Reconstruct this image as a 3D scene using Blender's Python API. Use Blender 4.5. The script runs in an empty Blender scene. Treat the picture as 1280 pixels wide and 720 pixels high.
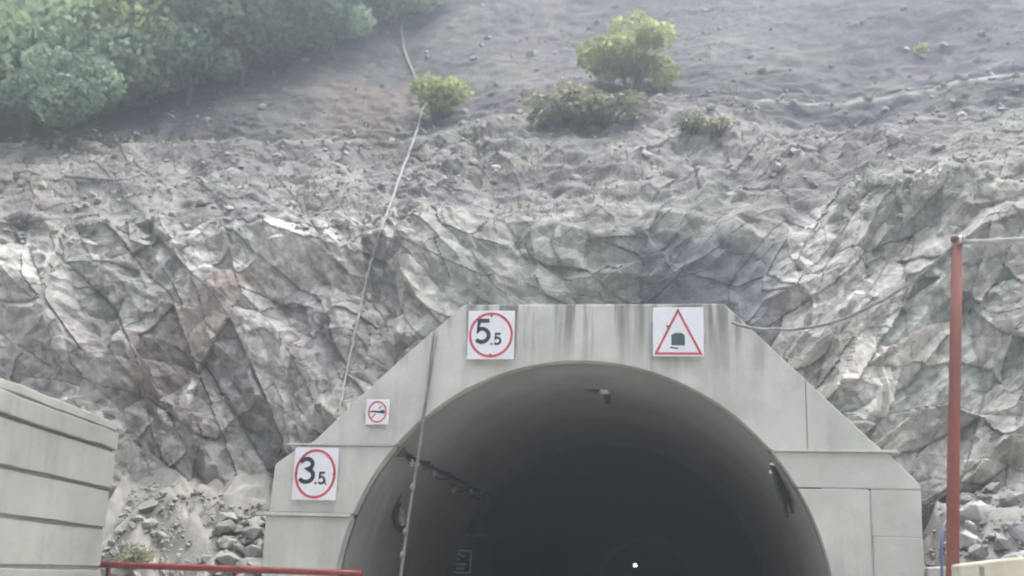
import bpy, bmesh, math, random
import numpy as np
from mathutils import Vector, Matrix

random.seed(7)
rng = np.random.default_rng(11)
S = bpy.context.scene
COL = S.collection
R = math.radians

# ------------------------------------------------------------------ camera
# world frame: origin on the tunnel axis at road level in the portal face,
# x to the right, y into the hill, z up, metres
CAM = np.array([1.5, -20.0, 1.6])
FPX = 1372.0
_a, _p, _r = R(7.9), R(14.8), R(1.7)
_h = np.array([-math.sin(_a), math.cos(_a), 0.0])
_rt = np.array([math.cos(_a), math.sin(_a), 0.0])
_up = np.array([0, 0, 1.0])
_f = _h * math.cos(_p) + _up * math.sin(_p)
_u = _up * math.cos(_p) - _h * math.sin(_p)
_R = _rt * math.cos(_r) + _u * math.sin(_r)
_U = _u * math.cos(_r) - _rt * math.sin(_r)
cd = bpy.data.cameras.new('camera')
cam = bpy.data.objects.new('camera', cd)
COL.objects.link(cam)
m = Matrix.Identity(4)
for i in range(3):
    m[i][0], m[i][1], m[i][2], m[i][3] = _R[i], _U[i], -_f[i], CAM[i]
cam.matrix_world = m
cd.lens = 36.0 * FPX / 1280.0
cd.sensor_width = 36.0
cd.clip_start = 0.1
cd.clip_end = 1000.0
cd.dof.use_dof = True
cd.dof.focus_distance = 20.0
cd.dof.aperture_fstop = 0.45
S.camera = cam

# ------------------------------------------------------------------ light
W = bpy.data.worlds.new("World")
S.world = W
W.use_nodes = True
nt = W.node_tree
nt.nodes.clear()
sun_dir = Vector((0.22, 0.10, 0.96)).normalized()      # towards the sun
sky = nt.nodes.new('ShaderNodeTexSky')
sky.sky_type = 'NISHITA'
sky.sun_disc = False
sky.sun_elevation = math.asin(sun_dir.z)
sky.sun_rotation = math.atan2(sun_dir.x, sun_dir.y)
sky.air_density = 1.0
sky.dust_density = 6.0
sky.ozone_density = 0.6
bg = nt.nodes.new('ShaderNodeBackground')
bg.inputs['Strength'].default_value = 0.12
wo = nt.nodes.new('ShaderNodeOutputWorld')
hs = nt.nodes.new('ShaderNodeHueSaturation')            # the blue pales to the grey white of an overcast day
hs.inputs['Saturation'].default_value = 0.4
nt.links.new(sky.outputs[0], hs.inputs['Color'])
nt.links.new(hs.outputs[0], bg.inputs[0])
nt.links.new(bg.outputs[0], wo.inputs[0])
sl = bpy.data.lights.new('sun', 'SUN')
sl.energy = 0.8
sl.angle = R(16)
sl.color = (1.0, 0.95, 0.88)
so = bpy.data.objects.new('sun', sl)
so.rotation_euler = (-sun_dir).to_track_quat('-Z', 'Y').to_euler()
so.location = (0, -30, 60)
COL.objects.link(so)
S.view_settings.view_transform = 'Standard'
S.view_settings.look = 'None'
S.view_settings.gamma = 1.0
S.view_settings.exposure = 2.8
try:
    S.cycles.use_denoising = True
    S.cycles.diffuse_bounces = 5
    S.cycles.volume_bounces = 0
    S.cycles.filter_width = 2.0
except Exception:
    pass

HAZE_DENSITY = 0.0110

# ------------------------------------------------------------------ helpers
def tag(o, label=None, cat=None, group=None, kind=None):
    if label: o['label'] = label
    if cat: o['category'] = cat
    if group: o['group'] = group
    if kind: o['kind'] = kind
    return o

def empty(name, loc=(0, 0, 0), rz=0.0):
    o = bpy.data.objects.new(name, None)
    o.empty_display_size = 0.3
    o.location = loc
    o.rotation_euler = (0, 0, rz)
    COL.objects.link(o)
    return o

class MB:
    """collects polygons, then links them as one mesh object"""
    def __init__(s): s.v = []; s.f = []
    def add(s, vs, fs):
        n = len(s.v); s.v += [tuple(map(float, q)) for q in vs]
        s.f += [tuple(i + n for i in f) for f in fs]
        return s
    def box(s, x0, x1, y0, y1, z0, z1):
        return s.add([(x0,y0,z0),(x1,y0,z0),(x1,y1,z0),(x0,y1,z0),(x0,y0,z1),(x1,y0,z1),(x1,y1,z1),(x0,y1,z1)],
                     [(0,3,2,1),(4,5,6,7),(0,1,5,4),(1,2,6,5),(2,3,7,6),(3,0,4,7)])
    def prism(s, poly, y0, y1):
        """poly in (x, z), anticlockwise seen from -y; extruded y0 -> y1"""
        n = len(poly)
        a = sum(poly[i][0]*poly[(i+1)%n][1]-poly[(i+1)%n][0]*poly[i][1] for i in range(n))
        if a < 0: poly = poly[::-1]
        vs = [(x, y0, z) for x, z in poly] + [(x, y1, z) for x, z in poly]
        fs = [tuple(range(n)), tuple(range(2*n-1, n-1, -1))]
        fs += [(i+n, (i+1)%n+n, (i+1)%n, i) for i in range(n)]
        return s.add(vs, fs)
    def ribbon(s, pts, w, y0, y1, closed=False):
        """flat stroke of width w along (x, z) points, extruded y0 -> y1"""
        P = [np.array(p, float) for p in pts]; n = len(P); L = []; Rr = []
        for i in range(n):
            a = P[i-1] if (i or closed) else None
            b = P[(i+1) % n] if (i < n-1 or closed) else None
            d1 = (P[i]-a)/np.linalg.norm(P[i]-a) if a is not None else None
            d2 = (b-P[i])/np.linalg.norm(b-P[i]) if b is not None else None
            d1 = d2 if d1 is None else d1; d2 = d1 if d2 is None else d2
            t = d1 + d2; t /= max(np.linalg.norm(t), 1e-6); nn = np.array([-t[1], t[0]])
            k = 1/max(0.45, abs(nn @ np.array([-d1[1], d1[0]])))
            L.append(P[i]+nn*w/2*k); Rr.append(P[i]-nn*w/2*k)
        vs = [(q[0], y, q[1]) for y in (y0, y1) for q in L] + [(q[0], y, q[1]) for y in (y0, y1) for q in Rr]
        fs = []
        for i in range(n if closed else n-1):
            j = (i+1) % n
            l0, l1, r0, r1 = i, i+n, i+2*n, i+3*n
            L0, L1, R0, R1 = j, j+n, j+2*n, j+3*n
            fs += [(r0, R0, L0, l0), (l1, L1, R1, r1), (l0, L0, L1, l1), (r1, R1, R0, r0)]
        if not closed:
            fs += [(0, n, 3*n, 2*n), (n-1, 3*n-1, 4*n-1, 2*n-1)]
        return s.add(vs, fs)
    def tube(s, pts, rad, sides=8, caps=True):
        P = [Vector(p) for p in pts]; n = len(P)
        rads = rad if hasattr(rad, '__len__') else [rad]*n
        rings = []; ref = None
        for i in range(n):
            t = (P[min(i+1, n-1)]-P[max(i-1, 0)]).normalized()
            if ref is None:
                ref = t.orthogonal().normalized()
            ref = (ref - t*ref.dot(t)).normalized()
            b = t.cross(ref)
            rings.append([P[i] + (ref*math.cos(k*2*math.pi/sides)+b*math.sin(k*2*math.pi/sides))*rads[i] for k in range(sides)])
        vs = [q for r in rings for q in r]; fs = []
        for i in range(n-1):
            for k in range(sides):
                k2 = (k+1) % sides
                fs.append((i*sides+k, i*sides+k2, (i+1)*sides+k2, (i+1)*sides+k))
        if caps:
            fs += [tuple(range(sides-1, -1, -1)), tuple(range((n-1)*sides, n*sides))]
        return s.add(vs, fs)
    def build(s, name, mat, parent=None, smooth=False, bevel=0.0):
        me = bpy.data.meshes.new(name)
        me.from_pydata(s.v, [], s.f)
        me.materials.append(mat)
        if smooth:
            me.polygons.foreach_set('use_smooth', [True]*len(me.polygons))
        o = bpy.data.objects.new(name, me)
        COL.objects.link(o)
        if bevel:
            bv = o.modifiers.new('bevel', 'BEVEL'); bv.width = bevel; bv.segments = 2; bv.limit_method = 'ANGLE'
        if parent: o.parent = parent
        return o

def np_mesh(name, V, F, mat, parent=None, smooth=True, colors=None, fcol=None):
    """V (n,3), F (m,k) arrays -> object, fast"""
    me = bpy.data.meshes.new(name)
    k = F.shape[1]
    me.vertices.add(len(V)); me.vertices.foreach_set('co', np.ascontiguousarray(V, np.float32).ravel())
    me.loops.add(F.size); me.loops.foreach_set('vertex_index', np.ascontiguousarray(F, np.int32).ravel())
    me.polygons.add(len(F)); me.polygons.foreach_set('loop_start', np.arange(0, F.size, k, dtype=np.int32))
    me.polygons.foreach_set('use_smooth', np.full(len(F), smooth))
    if colors is not None:
        at = me.color_attributes.new('tone', 'FLOAT_COLOR', 'POINT')
        at.data.foreach_set('color', np.ascontiguousarray((np.c_[colors, np.ones(len(V))] if colors.shape[1] == 3 else colors), np.float32).ravel())
    if fcol is not None:
        at = me.attributes.new('leaf_tone', 'FLOAT', 'FACE')
        at.data.foreach_set('value', np.ascontiguousarray(fcol, np.float32))
    me.materials.append(mat)
    me.update(calc_edges=True)
    o = bpy.data.objects.new(name, me)
    COL.objects.link(o)
    if parent: o.parent = parent
    return o

def copy_thing(o, parent=None):
    c = o.copy(); COL.objects.link(c)
    if parent: c.parent = parent
    for ch in list(o.children): copy_thing(ch, c)
    return c

# ---- vector noise in numpy
def _hash(ix, iy, iz, seed):
    h = (ix.astype(np.uint32)*np.uint32(374761393) + iy.astype(np.uint32)*np.uint32(668265263)
         + iz.astype(np.uint32)*np.uint32(2147483647) + np.uint32((seed*1274126177) & 0xffffffff))
    h = (h ^ (h >> np.uint32(13)))*np.uint32(1274126177)
    h = (h ^ (h >> np.uint32(16)))*np.uint32(2246822519)
    return ((h ^ (h >> np.uint32(15))) & np.uint32(0xffffff)).astype(np.float32)/np.float32(0xffffff)
def vnoise(x, y, z, seed=0):
    xi, yi, zi = np.floor(x), np.floor(y), np.floor(z)
    fx, fy, fz = x-xi, y-yi, z-zi
    sx, sy, sz = fx*fx*(3-2*fx), fy*fy*(3-2*fy), fz*fz*(3-2*fz)
    xi, yi, zi = xi.astype(np.int64), yi.astype(np.int64), zi.astype(np.int64)
    out = 0
    for dx in (0, 1):
        for dy in (0, 1):
            for dz in (0, 1):
                w = (sx if dx else 1-sx)*(sy if dy else 1-sy)*(sz if dz else 1-sz)
                out = out + w*_hash(xi+dx, yi+dy, zi+dz, seed)
    return out*2-1
def fbm(x, y, z, oct=4, seed=0, gain=0.5):
    o = 0; a = 1; t = 0
    for k in range(oct):
        o = o + a*vnoise(x, y, z, seed+k*17); t += a; a *= gain
        x, y, z = (0.8*x+0.6*z)*2.03+3.1, y*2.01+1.7, (0.8*z-0.6*x)*2.03-2.3
    return o/t
def tri(x, y, seed=0):
    """flat triangular facets between random heights: sharp creases, no curves. returns height -1..1, facet value"""
    sk = (x+y)*0.3660254
    X, Y = x+sk, y+sk
    i, j = np.floor(X).astype(np.int64), np.floor(Y).astype(np.int64)
    fx, fy = X-i, Y-j
    up = fx > fy; z0 = np.zeros_like(i); o = np.ones_like(i)
    h00 = _hash(i, j, z0, seed); h11 = _hash(i+1, j+1, z0, seed)
    hm = _hash(np.where(up, i+1, i), np.where(up, j, j+1), z0, seed)
    hi, lo = np.where(up, fx, fy), np.where(up, fy, fx)
    return (h00*(1-hi) + hm*(hi-lo) + h11*lo)*2-1, _hash(i, j, np.where(up, o, o*2), seed+5), np.minimum(np.minimum(1-hi, hi-lo), lo)
def facets(x, y, seed=0):
    a, _, _ = tri(x*0.83+5.2, y*0.83-1.7, seed+50); b, _, _ = tri(x*0.83-3.1, y*0.83+8.3, seed+51)
    return tri(x+0.45*a, y+0.45*b, seed)
def sstep(a, b, x):
    t = np.clip((x-a)/(b-a), 0, 1); return t*t*(3-2*t)

# ------------------------------------------------------------------ materials
def new_mat(name):
    mt = bpy.data.materials.new(name); mt.use_nodes = True
    n = mt.node_tree; b = n.nodes['Principled BSDF']
    b.inputs['Specular IOR Level'].default_value = 0.25
    return mt, n, b
def N(n, t, **kw):
    d = n.nodes.new(t)
    for k, v in kw.items():
        if hasattr(d, k): setattr(d, k, v)
        else: d.inputs[k].default_value = v
    return d
def noise(n, vec, scale, detail=6, rough=0.6, dist=0.0):
    d = N(n, 'ShaderNodeTexNoise', Scale=scale, Detail=detail, Roughness=rough, Distortion=dist)
    if vec is not None: n.links.new(vec, d.inputs['Vector'])
    return d.outputs['Fac']
def ramp(n, fac, stops):
    d = n.nodes.new('ShaderNodeValToRGB'); e = d.color_ramp.elements
    while len(e) < len(stops): e.new(0.5)
    for q, (p, c) in zip(e, stops):
        q.position = p; q.color = (c if hasattr(c, '__len__') else (c, c, c)) + (1,) if hasattr(c, '__len__') else (c, c, c, 1)
    n.links.new(fac, d.inputs[0])
    return d.outputs['Color']
def mix(n, fac, a, b, mode='MIX'):
    d = N(n, 'ShaderNodeMix', data_type='RGBA', blend_type=mode)
    for s, v in ((0, fac), (6, a), (7, b)):
        if hasattr(v, 'links') or isinstance(v, bpy.types.NodeSocket): n.links.new(v, d.inputs[s])
        elif s == 0: d.inputs[0].default_value = v
        else: d.inputs[s].default_value = (*v, 1)
    return d.outputs[2]
def mapping(n, scale=(1, 1, 1), coord='Object', rot=(0, 0, 0)):
    tc = n.nodes.new('ShaderNodeTexCoord'); mp = N(n, 'ShaderNodeMapping')
    mp.inputs['Scale'].default_value = scale; mp.inputs['Rotation'].default_value = rot
    n.links.new(tc.outputs[coord], mp.inputs['Vector'])
    return mp.outputs[0]
def bump(n, b, h, strength, dist):
    d = N(n, 'ShaderNodeBump', Strength=strength, Distance=dist)
    n.links.new(h, d.inputs['Height']); n.links.new(d.outputs[0], b.inputs['Normal'])
def simple(name, c, rough=0.7, var=0.25, scale=6.0, metal=0.0, spec=None, bumpd=0.004):
    mt, n, b = new_mat(name)
    v = mapping(n)
    f = noise(n, v, scale)
    lo = tuple(q*(1-var) for q in c); hi = tuple(min(1, q*(1+var)) for q in c)
    n.links.new(ramp(n, f, [(0.3, lo), (0.7, hi)]), b.inputs['Base Color'])
    b.inputs['Roughness'].default_value = rough; b.inputs['Metallic'].default_value = metal
    if spec is not None: b.inputs['Specular IOR Level'].default_value = spec
    if bumpd: bump(n, b, noise(n, v, scale*6), 0.5, bumpd)
    return mt

def mat_concrete(name, c, streak=0.5, green=0.3, rnd=0.06, drips=False):
    """weathered cast concrete: cloudy tone, vertical run marks, fine pores"""
    mt, n, b = new_mat(name)
    v = mapping(n, coord='Object')
    cl = noise(n, v, 0.7, 7, 0.62)
    base = ramp(n, cl, [(0.3, tuple(q*0.76 for q in c)), (0.68, tuple(q*1.1 for q in c))])
    vs = mapping(n, (2.6, 2.6, 0.22))
    st = noise(n, vs, 1.0, 5, 0.6, 0.3)
    stm = ramp(n, st, [(0.5, 0.0), (0.72, 1.0)])
    pm = ramp(n, noise(n, v, 0.45, 3), [(0.42, 0.0), (0.62, 1.0)])
    fac = N(n, 'ShaderNodeMath', operation='MULTIPLY'); n.links.new(stm, fac.inputs[0]); n.links.new(pm, fac.inputs[1])
    f2 = N(n, 'ShaderNodeMath', operation='MULTIPLY'); n.links.new(fac.outputs[0], f2.inputs[0]); f2.inputs[1].default_value = streak
    col = mix(n, f2.outputs[0], base, tuple(q*0.42 for q in c))
    gm = ramp(n, noise(n, v, 0.9, 5), [(0.48, 0.0), (0.7, green)])
    col = mix(n, gm, col, (c[0]*0.78, c[1]*0.86, c[2]*0.78))
    bl = ramp(n, noise(n, mapping(n, (1.0, 1.0, 0.55)), 1.9, 8, 0.72, 0.4), [(0.50, 0.0), (0.66, 0.5)])    # damp blotches
    col = mix(n, bl, col, (c[0]*0.66, c[1]*0.66, c[2]*0.64))
    sp = ramp(n, noise(n, v, 24, 3), [(0.62, 0.0), (0.76, 0.35)])
    col = mix(n, sp, col, tuple(q*0.6 for q in c))
    if drips:
        tc = n.nodes.new('ShaderNodeTexCoord'); sz = n.nodes.new('ShaderNodeSeparateXYZ'); n.links.new(tc.outputs['Object'], sz.inputs[0])
        hz_ = N(n, 'ShaderNodeMapRange'); hz_.inputs[1].default_value = 5.3; hz_.inputs[2].default_value = 6.3
        n.links.new(sz.outputs['Z'], hz_.inputs[0])
        dn = noise(n, mapping(n, (4.2, 1, 0.25)), 1.0, 4, 0.65, 0.2)
        dr_ = ramp(n, dn, [(0.45, 0.0), (0.57, 1.0)])
        fm = N(n, 'ShaderNodeMath', operation='MULTIPLY'); n.links.new(dr_, fm.inputs[0]); n.links.new(hz_.outputs[0], fm.inputs[1])
        col = mix(n, fm.outputs[0], col, tuple(q*0.38 for q in c))
    oi = n.nodes.new('ShaderNodeObjectInfo')
    hsv = N(n, 'ShaderNodeHueSaturation'); mr = N(n, 'ShaderNodeMapRange')
    mr.inputs[3].default_value = 1-rnd; mr.inputs[4].default_value = 1+rnd
    n.links.new(oi.outputs['Random'], mr.inputs[0]); n.links.new(mr.outputs[0], hsv.inputs['Value']); n.links.new(col, hsv.inputs['Color'])
    n.links.new(hsv.outputs[0], b.inputs['Base Color'])
    b.inputs['Roughness'].default_value = 0.85
    bump(n, b, noise(n, v, 14, 8, 0.7), 0.5, 0.012)
    return mt

def mat_terrain():
    mt, n, b = new_mat('weathered_rock')
    at = N(n, 'ShaderNodeVertexColor', layer_name='tone')
    v = mapping(n)
    f = noise(n, v, 5.0, 8, 0.75)
    g = ramp(n, f, [(0.28, 0.7), (0.5, 1.0), (0.74, 1.32)])
    col = mix(n, 1.0, at.outputs[0], g, 'MULTIPLY')
    for sc_, lo_, hi_ in ((2.6, 0.84, 1.16), (7.0, 0.80, 1.22)):      # broken faces of slightly different tone
        vc = N(n, 'ShaderNodeTexVoronoi', Scale=sc_, feature='F1', distance='MANHATTAN'); n.links.new(v, vc.inputs['Vector'])
        s3 = n.nodes.new('ShaderNodeSeparateColor'); n.links.new(vc.outputs['Color'], s3.inputs[0])
        col = mix(n, 1.0, col, ramp(n, s3.outputs[0], [(0.0, lo_), (1.0, hi_)]), 'MULTIPLY')
    # pale dust lying on everything that faces up
    ge = n.nodes.new('ShaderNodeNewGeometry'); sx = n.nodes.new('ShaderNodeSeparateXYZ')
    n.links.new(ge.outputs['Normal'], sx.inputs[0])
    ad = N(n, 'ShaderNodeMath', operation='ADD'); n.links.new(sx.outputs['Z'], ad.inputs[0])
    nm = N(n, 'ShaderNodeMath', operation='MULTIPLY_ADD'); n.links.new(noise(n, v, 1.6, 5), nm.inputs[0])
    nm.inputs[1].default_value = 0.9; nm.inputs[2].default_value = -0.45
    n.links.new(nm.outputs[0], ad.inputs[1])
    dm = ramp(n, ad.outputs[0], [(0.40, 0.0), (1.0, 1.0)])
    da = N(n, 'ShaderNodeMath', operation='MULTIPLY'); n.links.new(dm, da.inputs[0]); n.links.new(at.outputs['Alpha'], da.inputs[1])
    col = mix(n, da.outputs[0], col, (0.37, 0.355, 0.335))
    n.links.new(col, b.inputs['Base Color'])
    b.inputs['Roughness'].default_value = 0.92
    b.inputs['Specular IOR Level'].default_value = 0.12
    wv = N(n, 'ShaderNodeMix', data_type='RGBA'); wv.inputs[0].default_value = 0.06
    n.links.new(v, wv.inputs[6]); nz_ = N(n, 'ShaderNodeTexNoise', Scale=2.0, Detail=3); n.links.new(v, nz_.inputs['Vector']); n.links.new(nz_.outputs['Color'], wv.inputs[7])
    hs_ = None
    for sc_, am in ((4.5, 1.0), (10.0, 0.55), (21.0, 0.3)):
        vz = N(n, 'ShaderNodeTexVoronoi', Scale=sc_, feature='F1'); n.links.new(wv.outputs[2], vz.inputs['Vector'])
        sp_ = n.nodes.new('ShaderNodeSeparateColor'); n.links.new(vz.outputs['Color'], sp_.inputs[0])
        ml = N(n, 'ShaderNodeMath', operation='MULTIPLY_ADD'); n.links.new(sp_.outputs[0], ml.inputs[0]); ml.inputs[1].default_value = am
        if hs_ is not None: n.links.new(hs_, ml.inputs[2])
        else: ml.inputs[2].default_value = 0.0
        hs_ = ml.outputs[0]
    bump(n, b, hs_, 0.7, 0.05)
    return mt

def mat_stone(name, c):
    mt, n, b = new_mat(name)
    v = mapping(n)
    f = noise(n, v, 3.0, 7, 0.65)
    oi = n.nodes.new('ShaderNodeObjectInfo')
    col = ramp(n, f, [(0.3, tuple(q*0.7 for q in c)), (0.7, tuple(q*1.25 for q in c))])
    hsv = N(n, 'ShaderNodeHueSaturation'); mr = N(n, 'ShaderNodeMapRange')
    mr.inputs[3].default_value = 0.75; mr.inputs[4].default_value = 1.3
    n.links.new(oi.outputs['Random'], mr.inputs[0]); n.links.new(mr.outputs[0], hsv.inputs['Value']); n.links.new(col, hsv.inputs['Color'])
    n.links.new(hsv.outputs[0], b.inputs['Base Color'])
    b.inputs['Roughness'].default_value = 0.9; b.inputs['Specular IOR Level'].default_value = 0.15
    bump(n, b, noise(n, v, 12, 8, 0.7), 0.6, 0.03)
    return mt

def mat_leaf(name, dark, light):
    mt, n, b = new_mat(name)
    at = N(n, 'ShaderNodeAttribute', attribute_name='leaf_tone')
    oi = n.nodes.new('ShaderNodeObjectInfo')
    col = ramp(n, at.outputs['Fac'], [(0.0, dark), (1.0, light)])
    hsv = N(n, 'ShaderNodeHueSaturation'); mr = N(n, 'ShaderNodeMapRange')
    mr.inputs[3].default_value = 0.8; mr.inputs[4].default_value = 1.2
    n.links.new(oi.outputs['Random'], mr.inputs[0]); n.links.new(mr.outputs[0], hsv.inputs['Value']); n.links.new(col, hsv.inputs['Color'])
    n.links.new(hsv.outputs[0], b.inputs['Base Color'])
    b.inputs['Roughness'].default_value = 0.6
    tr = n.nodes.new('ShaderNodeBsdfTranslucent'); n.links.new(hsv.outputs[0], tr.inputs[0])
    ms = N(n, 'ShaderNodeMixShader'); ms.inputs[0].default_value = 0.35
    n.links.new(b.outputs[0], ms.inputs[1]); n.links.new(tr.outputs[0], ms.inputs[2])
    n.links.new(ms.outputs[0], n.nodes['Material Output'].inputs[0])
    return mt

M = {}
M['rock'] = mat_terrain()
M['portal'] = mat_concrete('portal_concrete', (0.50, 0.487, 0.435), 0.95, 0.4, 0.05, True)
M['lining'] = mat_concrete('lining_concrete', (0.36, 0.335, 0.305), 0.7, 0.15, 0.02)
M['joint'] = simple('joint_mortar', (0.34, 0.33, 0.30), 0.95)
M['lining_shade'] = mat_concrete('shaded_lining_concrete', (0.28, 0.252, 0.22), 0.5, 0.1, 0.02)  # lining concrete again, with the shade of the deep bore put into its colour
M['block'] = mat_concrete('block_concrete', (0.33, 0.318, 0.285), 0.8, 0.3, 0.05)
M['mortar'] = simple('grey_mortar', (0.17, 0.165, 0.15), 0.95)
M['barrier'] = mat_concrete('beige_concrete', (0.50, 0.45, 0.35), 0.4, 0.1)
M['stone'] = mat_stone('broken_stone', (0.27, 0.255, 0.232))
M['stone_pale'] = mat_stone('pale_stone', (0.34, 0.33, 0.325))
M['sand'] = mat_stone('pale_sand', (0.285, 0.265, 0.23))
M['soil'] = mat_stone('red_soil', (0.26, 0.20, 0.18))
M['asphalt'] = simple('dusty_concrete_road', (0.36, 0.345, 0.32), 0.9, 0.2, 2)
M['ground'] = simple('dusty_ground', (0.38, 0.355, 0.32), 0.95, 0.25, 0.6, bumpd=0.05)
M['paint_white'] = simple('road_paint', (0.72, 0.72, 0.68), 0.7, 0.15, 5)
M['sign_white'] = simple('sign_white', (0.66, 0.65, 0.66), 0.35, 0.05, 3, bumpd=0)
M['sign_red'] = simple('sign_red', (0.50, 0.06, 0.08), 0.45, 0.3, 7, bumpd=0)
M['sign_black'] = simple('sign_black', (0.03, 0.035, 0.045), 0.5, 0.3, 7, bumpd=0)
M['sign_green'] = simple('sign_grey_green', (0.055, 0.075, 0.07), 0.5, 0.2, 7, bumpd=0)
mt, n_, b_ = new_mat('rusty_red_paint'); v_ = mapping(n_, (1, 1, 0.35))
rc_ = ramp(n_, noise(n_, v_, 5, 6, 0.65), [(0.35, (0.17, 0.048, 0.038)), (0.65, (0.225, 0.07, 0.052))])
rc_ = mix(n_, ramp(n_, noise(n_, v_, 3.2, 8, 0.7, 0.5), [(0.5, 0.0), (0.62, 0.85)]), rc_, (0.20, 0.09, 0.05))
n_.links.new(rc_, b_.inputs['Base Color']); b_.inputs['Roughness'].default_value = 0.6
M['red_paint'] = mt
M['rail_red'] = simple('rail_red', (0.17, 0.034, 0.033), 0.3, 0.4, 5)
M['rope'] = simple('pale_rope', (0.30, 0.29, 0.27), 0.9, 0.35, 8)
M['rope_grey'] = simple('grey_rope', (0.17, 0.165, 0.155), 0.9, 0.4, 5)
M['cable'] = simple('dark_cable', (0.05, 0.05, 0.05), 0.7, 0.3, 8)
M['cable_grey'] = simple('grey_cable', (0.22, 0.21, 0.20), 0.8, 0.4, 8)
M['steel'] = simple('galvanised_steel', (0.45, 0.45, 0.44), 0.45, 0.25, 10, metal=0.6)
M['dark_steel'] = simple('dark_steel', (0.06, 0.055, 0.055), 0.5, 0.3, 10)
M['blue'] = simple('blue_pipe', (0.11, 0.13, 0.22), 0.5, 0.2, 4)
M['bark'] = simple('bark', (0.10, 0.085, 0.07), 0.9, 0.35, 8)
M['leaf_mid'] = mat_leaf('leaf_mid', (0.08, 0.12, 0.085), (0.32, 0.41, 0.26))
M['leaf_pale'] = mat_leaf('leaf_pale', (0.18, 0.235, 0.145), (0.50, 0.60, 0.36))
M['leaf_yellow'] = mat_leaf('leaf_yellow', (0.22, 0.26, 0.08), (0.52, 0.56, 0.22))
M['leaf_olive'] = mat_leaf('leaf_olive', (0.18, 0.178, 0.115), (0.32, 0.315, 0.205))
mt, n_, b_ = new_mat('lamp_glow')
b_.inputs['Emission Color'].default_value = (1, 0.98, 0.9, 1); b_.inputs['Emission Strength'].default_value = 2.5
M['glow'] = mt
mt, n_, b_ = new_mat('dark_glass'); b_.inputs['Base Color'].default_value = (0.01, 0.01, 0.012, 1); b_.inputs['Roughness'].default_value = 0.1
M['glass'] = mt

# ------------------------------------------------------------------ the hillside
CU, CZ, CR = 0.04, 1.12, 4.417            # tunnel circle
def lut(u, xs, ys): return np.interp(u, xs, ys)
def profile(t):
    """knots (v, z) of the hillside section for column parameter t (x = 1.5 + t * (y + 20))"""
    u0 = 1.5 + t*21.5
    k = []
    fv = lut(u0, [-14, -9, -6, -4, 5, 6.2, 9, 14], [0.6, 1.6, 1.8, 0.95, 0.95, 1.7, 0.9, 0.2])
    k.append((fv, np.full_like(u0, -0.4)))
    mv = fv + lut(u0, [-14, -6, -4, 5, 7, 14], [1.2, 1.0, 0.35, 0.35, 0.9, 1.0])
    k.append((mv, np.full_like(u0, 6.4)))
    bv = lut(u0, [-14, -9, -4, -2, 3, 5, 9, 14], [3.4, 3.9, 3.2, 1.85, 1.85, 3.1, 3.5, 3.3])
    bz = lut(u0, [-14, -9.5, -6, -2, 3, 5, 8, 14], [9.8, 9.9, 9.8, 9.0, 9.1, 9.8, 10.6, 11.0])
    k.append((bv, bz))
    # dusty shoulder, then a step and the long slope
    cz = lut(u0, [-14, -9, -7, -3, 0, 4, 8, 14], [13.6, 13.4, 13.6, 13.8, 14.5, 15.0, 15.4, 16.2])
    cv = bv + (cz-bz)/math.tan(R(40))
    k.append((cv, cz))
    k.append((cv+1.3, cz+0.05))
    k.append((cv+1.75, cz+1.0))
    k.append((np.full_like(u0, 64.0), cz + (64-cv-1.3)*math.tan(R(46))))
    k.append((np.full_like(u0, 120.0), cz + (64-cv-1.3)*math.tan(R(46)) + 4))
    return k
ROWS = [220, 130, 120, 22, 20, 260, 16]
tf = np.linspace(-0.74, 0.40, 800)
tl = -0.74 - np.linspace(0, 1, 46)[1:][::-1]**1.6*1.0
tr = 0.40 + np.linspace(0, 1, 46)[1:]**1.6*1.1
T = np.concatenate([tl, tf, tr])
K = profile(T)
Vr, Zr = [], []
for i, r in enumerate(ROWS):
    s = np.linspace(0, 1, r, endpoint=(i == len(ROWS)-1))[:, None]
    if i == 5: s = s**1.25
    Vr.append(K[i][0]*(1-s)+K[i+1][0]*s); Zr.append(K[i][1]*(1-s)+K[i+1][1]*s)
BV = np.concatenate(Vr).astype(np.float32); BZ = np.concatenate(Zr).astype(np.float32)
nr, nc = BV.shape
BU = (1.5 + T[None, :]*(BV+20)).astype(np.float32)
# soften the section's corners
def blur(a, k=3):
    p = np.pad(a, ((k, k), (0, 0)), 'edge'); c = np.cumsum(np.vstack([np.zeros((1, a.shape[1])), p]), 0)
    return ((c[2*k+1:]-c[:-2*k-1])/(2*k+1)).astype(np.float32)
BV2, BZ2 = blur(BV), blur(BZ)
P = np.stack([BU, BV2, BZ2], -1)
dr = np.gradient(P, axis=0); dc = np.gradient(P, axis=1)
NR = np.cross(dc, dr); NR /= np.linalg.norm(NR, axis=-1, keepdims=True)+1e-9
if NR[100, nc//2, 1] > 0: NR = -NR
x, y, z = P[..., 0], P[..., 1], P[..., 2]
arc = np.cumsum(np.r_[np.zeros((1, nc)), np.hypot(np.diff(BV2, axis=0), np.diff(BZ2, axis=0))], 0).astype(np.float32)
rowk = np.arange(nr)[:, None]*np.ones((1, nc))
z_top = lut(1.5+T*21.5, [-14, -9.5, -6, -2, 3, 5, 8, 14], [9.8, 9.9, 9.8, 9.0, 9.1, 9.8, 10.6, 11.0])[None, :]
edge_n = fbm(x*0.5, y*0.3, z*0.2, 3, 5)
rock = 1 - sstep(-0.5, 0.9, z - z_top - edge_n*1.3)                         # 1 on the blasted face
band = (1-sstep(13.2, 14.6, z+0.8*edge_n))*sstep(-0.35, 0.25, fbm(x*0.35, y*0.35, z*0.35, 3, 23)+0.1)
rockc = np.maximum(rock, 0.38*band)
rock = np.maximum(rock, 0.46*band)
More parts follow.
